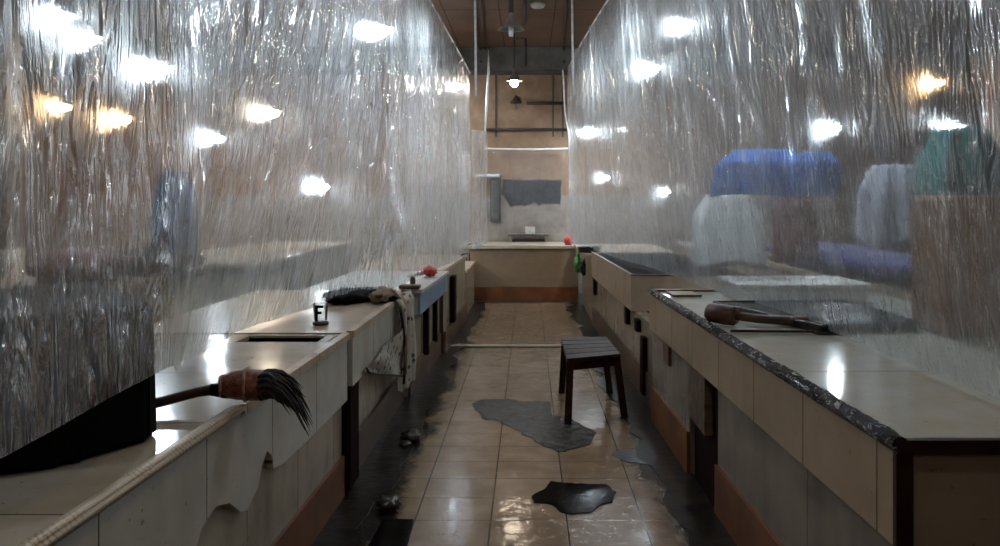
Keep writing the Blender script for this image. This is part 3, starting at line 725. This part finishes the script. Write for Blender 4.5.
for i in range(170):
    a_ = rr.uniform(0, 2*math.pi); q_ = rr.random()**.5*.032
    s = Vector((-.76, 2.280+q_*1.2*math.cos(a_), .779+q_*1.15*math.sin(a_)))
    L = rr.uniform(.05, .12); dr = rr.uniform(.045, .085)*(L/.12); sp_ = rr.uniform(-.02, .02)
    if i % 9 == 0: dr = .13; L = .135
    pts = [s+Vector((L*t_, sp_*t_, .020*math.sin(t_*2.2)-dr*t_**2.2)) for t_ in (0, .25, .5, .75, 1)]
    tube(bm, pts, [.0075, .0075, .0055, .003, .0006], 5, cap=False)
o = obj('bristles', bm, M['fiber'], hb, True); o['kind'] = 'stuff'

# glass with dark base
p = Vector((-.985, 3.80, ZL+.003))
t = thing('small_jar', 'small clear jar with a dark brown base on the left counter behind the slot', 'jar', p)
bm = NB(); lathe(bm, [(.030, .017), (.036, .10)], p, 20); obj('jar_glass', bm, M['glass'], t, True)
bm = NB(); lathe(bm, [(0, 0), (.036, 0), (.038, .010), (.032, .016), (0, .016)], p, 20); obj('base_ring', bm, M['woodmid'], t, True)
bm = NB(); box(bm, p.x-.016, p.x-.004, p.y-.040, p.y-.036, p.z+.02, p.z+.095); box(bm, p.x-.004, p.x+.022, p.y-.040, p.y-.036, p.z+.083, p.z+.095); box(bm, p.x-.004, p.x+.014, p.y-.040, p.y-.036, p.z+.054, p.z+.066)
obj('printed_letter', bm, M['black'], t)['label'] = 'dark letter F on the jar'

t = tag(obj('cloth_bundle', blob(NB(), (-1.06, 4.85, ZL+.022), (.14, .34, .032), 3, .25, 3, 3, ZL+.004), M['black'], None, True), 'flat black bundle under the curtain on the left counter', 'bundle')
t = tag(obj('fibre_bundle', blob(NB(), (-.865, 4.72, ZL+.035), (.055, .20, .04), 5, .3, 5, 3, ZL+.004), M['sack'], None, True), 'brown rough fibre bundle between the black bundle and the counter edge', 'bundle')
t = tag(obj('wooden_block', box(NB(), -.86, -.72, 5.30, 5.40, ZL+.008, ZL+.035, .01), M['woodmid']), 'flat brown wooden block by the near end of the white board', 'board')
p = Vector((-.80, 5.55, ZL))
t = tag(obj('wooden_peg', lathe(NB(), [(0, 0), (.018, 0), (.02, .05), (.014, .07), (0, .07)], p, 12), M['pipe'], None, True), 'short dark peg standing on the white board above the blue panel', 'peg')
t = thing('red_bag', 'small red plastic bag lying on the white board above the blue panel', 'bag', (-.80, 6.3, ZL))
obj('bag_body', blob(NB(), (-.775, 6.3, ZL+.045), (.050, .10, .04), 8, .35, 4, 3, ZL+.003), M['red'], t, True)
obj('bag_twist', tube(NB(), [(-.82, 6.3, ZL+.035), (-.87, 6.22, ZL+.02), (-.93, 6.15, ZL+.012)], [.02, .012, .005], 8), M['blackgloss'], t, True)

# patterned cloth hanging from the edge
t = thing('patterned_cloth', 'pale patterned cloth with dark hem draped over the left counter edge', 'cloth', (-.75, 4.9, .5))
def hang(u, v):      # narrow hanging fall
    y = 4.62+.50*u; z = .735-.56*v
    x = -.765+.05*v*0+.025*math.sin(u*14+v*3)+.012*math.sin(u*31)
    if v < .06: x -= (.06-v)*2.2; z = .742
    return (x+.02, y+.12*v-.1*v*u, z)
bm = sheet_grid(NB(), hang, 30, 40); bmesh.ops.solidify(bm, geom=bm.faces, thickness=.004); obj('hanging_fall', bm, M['netcloth'], t, True)
def wing(u, v):      # corner pulled towards the viewer
    top = Vector((-.735, 4.75, .58)); tip = Vector((-.768, 3.78, .520)); low = Vector((-.735, 4.75, .27)); lowtip = Vector((-.768, 3.81, .492))
    a_ = top.lerp(tip, u); b_ = low.lerp(lowtip, u)
    p_ = a_.lerp(b_, v); p_.x += .012*math.sin(u*9+v*5); p_.z += -.045*math.sin(u*math.pi)*(1-v)*0+.02*math.sin(u*3.1)*(v)-.02*math.sin(u*math.pi)*(v)
    return p_
bm = sheet_grid(NB(), wing, 30, 20); bmesh.ops.solidify(bm, geom=bm.faces, thickness=.004); obj('cloth_corner', bm, M['netcloth'], t, True)
bm = NB(); tube(bm, [wing(i/14, 1) for i in range(15)]+[wing(1, 0)], .006, 6); tube(bm, [hang(0.0, .06+i/15*.9) for i in range(15)], .009, 6); obj('hem', bm, M['fiber'], t, True)
t = thing('rope_coil', 'loose cream rope lying over the cloth at the counter edge', 'rope', (-.8, 5.1, ZL))
bm = NB()
for k in range(5):
    tube(bm, [(-.93+.03*k, 5.0-.04*k, ZL+.012), (-.86+.01*k, 4.98, ZL+.03+.004*k), (-.79, 4.95-.03*k, ZL+.035), (-.752+.008*k, 4.9-.05*k, ZL-.01), (-.735+.006*k, 4.86-.05*k, ZL-.22-.05*k)], .008, 6)
obj('strands', bm, M['bindrim'], t, True)

# wet lumps on the floor at the left
for i, (u, v, r_) in enumerate(((411, 440, .05), (389, 508, .045), (405, 446, .03))):
    Y = F*H/(v-V0); x = (u-U0)*Y/F
    tag(obj('wet_debris', blob(NB(), (x, Y, r_*.45), (r_, r_*1.6, r_*.5), i+2, .3, 3), M['debris'], None, True),
        ['larger black wet lump of debris on the floor under the left counter post', 'black debris lump on the floor near the missing corner tile', 'small black debris lump touching the larger lump'][i], 'debris')
# yellowish leaf stain
# ------------------------------------------------------------ things on the right counters
t = thing('mallet', 'dark wooden mallet lying on the taped edge of the right counter', 'mallet', (.85, 3.3, ZR))
def rt(u, v, z): 
    Y = F*(H-z)/(v-V0); return Vector(((u-U0)*Y/F, Y, z))
a, b = rt(710, 315, ZR+.045), rt(738, 322, ZR+.045)
a = Vector((.775, 3.42, ZR+.048)); b = Vector((.862, 3.34, ZR+.043))
bm = NB(); d = (b-a); tube(bm, [a-d*.05, a+d*.04, a+d*.5, b-d*.04, b+d*.05], [.034, .041, .043, .042, .036], 16); obj('mallet_head', bm, M['woodmid'], t, True)
bm = NB(); tube(bm, [b-d*.1, b+Vector((.10, -.01, -.010)), b+Vector((.22, -.02, -.016)), b+Vector((.36, -.03, -.020))], [.017, .019, .021, .022], 12); obj('handle', bm, M['woodmid'], t, True)
t = thing('black_tray', 'low black tray behind the mallet under the right curtain', 'tray', (1.3, 3.5, ZR))
bm = NB(); hexa(bm, [(.92, 3.86, ZR+.001), (1.16, 3.14, ZR+.001), (1.55, 3.2, ZR+.001), (1.55, 3.9, ZR+.001), (.90, 3.88, ZR+.035), (1.15, 3.12, ZR+.035), (1.57, 3.18, ZR+.035), (1.57, 3.92, ZR+.035)]); obj('tray_body', bm, M['blackgloss'], t)
bm = NB(); tube(bm, [(.90, 3.88, ZR+.036), (1.15, 3.12, ZR+.036), (1.57, 3.18, ZR+.036), (1.57, 3.92, ZR+.036), (.90, 3.88, ZR+.036)], .006, 6); obj('tray_rim', bm, M['blackgloss'], t)
t = thing('knife', 'long dark cleaver handle lying beside the mallet on the right counter', 'knife', (.98, 3.1, ZR))
bm = NB(); tube(bm, [(.80, 3.16, ZR+.010), (.95, 3.15, ZR+.010), (1.12, 3.14, ZR+.010)], .009, 8, flat=.6); obj('handle', bm, M['wood'], t, True)
bm = NB(); box(bm, 1.12, 1.26, 3.12, 3.17, ZR+.004, ZR+.012, .002); obj('blade', bm, M['pipe'], t)
t = tag(obj('cardboard_carton', box(NB(), 1.60, 2.10, 3.05, 3.35, ZR+.001, 1.33, .02), M['browncloth']), 'large brown carton standing on the right counter behind the curtain', 'carton')
t = thing('foam_box', 'pale grey foam box behind the black tray on the right counter', 'box', (1.2, 4.3, ZR))
bm = NB(); box(bm, 1.10, 1.75, 4.1, 4.55, ZR+.001, .86, .01); obj('box_body', bm, M['palecloth'], t)
bm = NB(); box(bm, 1.08, 1.77, 4.08, 4.57, .861, .885, .008); obj('lid', bm, M['whitedim'], t)
t = thing('paper_stack', 'thin cream tray with brown edge at the far end of the taped counter', 'tray', (.95, 4.4, ZR))
bm = NB(); box(bm, .80, .95, 4.40, 4.62, ZR+.001, ZR+.006, .002); obj('tray_body', bm, M['edge_tile'], t)
bm = NB(); box(bm, .795, .955, 4.392, 4.400, ZR+.001, ZR+.010); box(bm, .795, .801, 4.401, 4.62, ZR+.001, ZR+.010); obj('tray_rim', bm, M['woodmid'], t)

# far right corner
t = tag(obj('black_basin', lathe(NB(), [(0, .0), (.11, 0), (.13, .055), (.135, .06), (.12, .055), (.10, .015), (0, .012)], (.665, 8.64, .767), 24), M['blackgloss'], None, True), 'shallow black basin at the far end of the right counters', 'basin')
t = thing('green_bag', 'green plastic bag hanging below the black basin', 'bag', (.60, 9.1, .5))
obj('bag_body', blob(NB(), (.575, 9.2, .60), (.045, .07, .10), 4, .25), M['green'], t, True)
obj('bag_neck', tube(NB(), [(.575, 9.2, .66), (.58, 9.2, .72), (.59, 9.2, .763)], [.03, .012, .008], 8), M['green'], t, True)
t = tag(obj('black_bag', blob(NB(), (.60, 8.7, .60), (.04, .12, .09), 9, .3), M['blackgloss'], None, True), 'black plastic bag hanging at the front of the far right counter', 'bag')
t = thing('red_bag', 'small red bag on the right end of the back counter', 'bag', (.54, 10.52, .745))
obj('bag_body', blob(NB(), (.54, 10.6, .80), (.06, .05, .055), 6, .3), M['red'], t, True)
obj('bag_twist', tube(NB(), [(.57, 10.6, .81), (.62, 10.6, .79), (.655, 10.6, .77)], [.02, .012, .006], 8), M['lavcloth'], t, True)

pipe('short dark bent cable at the left end of the back counter', [(-.80, 10.44, .40), (-.80, 10.43, .70), (-.78, 10.43, .76), (-.70, 10.44, .775), (-.64, 10.5, .765)], .010, 'cable', 'wall_cable')
pipe('short dark bent wire at the far end of left counter row', [(-.73, 8.7, .735), (-.68, 8.8, .745), (-.655, 8.9, .74), (-.65, 8.93, .66)], .009, 'cable', 'wall_cable')

# ------------------------------------------------------------ stalls behind the curtains
def stall(label, x0, x1, y0, y1, top, front):
    t = thing('stall_counter', label, 'counter', ((x0+x1)/2, (y0+y1)/2, 0))
    bm = NB(); box(bm, x0+.06, x1-.06, y0+.06, y1-.06, 0, .74); obj('counter_body', bm, front, t)
    bm = NB(); box(bm, x0, x1, y0, y1, .74, .79, .008); obj('counter_top', bm, top, t)
    bm = NB(); box(bm, x0+.04, x1-.04, y0+.04, y1-.04, 0, .18); obj('skirting', bm, M['red_band'], t)
stall('brown stall counter deep behind the left curtain, nearest one', -3.6, -2.5, 2.4, 6.2, M['sack'], M['lower_left'])
stall('stall counter deep behind the left curtain, farther one', -3.4, -2.3, 6.8, 10.6, M['top_left'], M['tile_left'])
stall('stall counter behind the right curtain under the navy cloth', 2.1, 3.2, 3.6, 8.0, M['top_left2'], M['tile_right'])
stall('stall counter behind the right curtain, farthest one', 2.0, 3.2, 8.3, 10.8, M['top_right'], M['tile_right'])

def drape(name, label, u, v, w, h, Y, mat, cat='cloth', thick=.05, seed=0):
    """garment or cloth hanging from a hook rail; u,v = top middle"""
    c_ = at(u, v, Y); W = w*Y/F; Hh = h*Y/F
    def fn(a_, b_):
        ang = a_*2*math.pi
        s = (.62+.38*min(1, b_*3.2))*(1+.10*b_)
        rx = W/2*s*(1+.08*math.sin(ang*5+seed+b_*2)); ry = (thick+.02*math.sin(ang*7+seed))*s
        return (c_.x+rx*math.cos(ang), c_.y+ry*math.sin(ang), c_.z-Hh*b_+.02*math.sin(ang*3+seed)*b_)
    bm = sheet_grid(NB(), fn, 48, 14); bmesh.ops.remove_doubles(bm, verts=bm.verts, dist=1e-4)
    e = [x for x in bm.edges if x.is_boundary]; bmesh.ops.holes_fill(bm, edges=e)
    t = thing(name, label, cat, (c_.x, c_.y, c_.z-Hh))
    obj('fabric', bm, M[mat], t, True)
    bm = NB(); tube(bm, [(c_.x, c_.y, c_.z-.01), (c_.x, c_.y, c_.z+.05), (c_.x, c_.y, ZC)], .005, 6); obj('hanger_line', bm, M['pipe'], t)
drape('hanging_cloth', 'steel blue cloth hanging behind the left curtain', 175, 172, 40, 80, 5.2, 'steelcloth', seed=1)
drape('hanging_cloth', 'broad bright blue cloth hanging behind the right curtain', 762, 150, 90, 44, 4.4, 'bluecloth', seed=2, thick=.12)
drape('hanging_cloth', 'small deep blue cloth hanging right of the broad blue one', 816, 152, 44, 40, 4.0, 'bluecloth', seed=3, thick=.10)
drape('hanging_cloth', 'pale lavender cloth hanging behind the right curtain', 893, 165, 62, 78, 4.6, 'lavcloth', seed=4, thick=.1)
drape('hanging_cloth', 'teal cloth hanging at the right behind the brown carton', 962, 128, 80, 120, 4.3, 'tealcloth', seed=5, thick=.12)
drape('hanging_cloth', 'pale grey cloth hanging below the broad blue cloth', 728, 195, 66, 70, 6.0, 'palecloth', seed=6, thick=.1)
drape('hanging_cloth', 'dark brown cloth hanging left of the lavender cloth', 795, 192, 40, 68, 5.8, 'maroon', seed=7, thick=.1)
def drop(name, label, x0, x1, y0, y1, z0, z1, mat, seed):
    t = tag(obj(name, blob(NB(), ((x0+x1)/2, (y0+y1)/2, (z0+z1)/2), ((x1-x0)/2, (y1-y0)/2, (z1-z0)/2), seed, .14, 3, 3, .792), M[mat], None, True), label, 'sack' if 'sack' in name else 'cloth')
drop('cloth_pile', 'navy cloth heaped along the stall counter behind the right curtain', 2.1, 2.75, 4.3, 7.9, .78, .98, 'navycloth', 3)
drop('maroon_sack', 'maroon sack lying on the stall counter behind the left curtain', -3.1, -2.6, 4.7, 5.5, .78, 1.02, 'maroon', 4)
drop('black_sack', 'long black sack on the stall counter behind the left curtain beside the maroon one', -3.0, -2.4, 5.6, 6.15, .78, .98, 'black', 6)
drop('brown_sack', 'full brown sack on the stall counter behind the left curtain, nearest the viewer', -3.3, -2.6, 2.7, 4.4, .78, 1.12, 'sack', 7)
drop('pale_sack', 'white heap on the stall counter beside the navy cloth, behind the lavender cloth', 2.75, 3.15, 4.3, 5.1, .78, 1.15, 'palecloth', 9)
# pillars of the hall
def pillar(label, x, y, w=.22):
    t = thing('hall_pillar', label, 'pillar', (x, y, 0))
    bm = NB(); box(bm, x-w/2, x+w/2, y-w/2, y+w/2, 0, ZC-.002, .01); obj('shaft', bm, M['concrete'], t)
    bm = NB(); box(bm, x-w/2-.015, x+w/2+.015, y-w/2-.015, y+w/2+.015, 0, .9, .006); obj('tiled_base', bm, M['tile_front'], t)
pillar('brown concrete pillar deep behind the left curtain', -4.6, 7.0)
pillar('brown concrete pillar deep behind the right curtain', 4.4, 7.4)

# ------------------------------------------------------------ world, camera, colour
w = bpy.data.worlds.new('hall_air'); S.world = w; w.use_nodes = True
bg = w.node_tree.nodes['Background']; bg.inputs[0].default_value = (.02, .02, .022, 1); bg.inputs[1].default_value = .3
cam = bpy.data.cameras.new('camera'); co = bpy.data.objects.new('camera', cam); C.objects.link(co)
co.location = (0, 0, H); co.rotation_euler = (math.radians(90), 0, 0)
cam.sensor_width = 36; cam.lens = 36*F/1000; cam.shift_x = -(U0-500)/1000; cam.shift_y = -(273-V0)/1000
cam.clip_start = .02
S.camera = co
vs = S.view_settings; vs.view_transform = 'Standard'; vs.look = 'None'; vs.gamma = 1; vs.use_curve_mapping = False
vs.exposure = 0.5
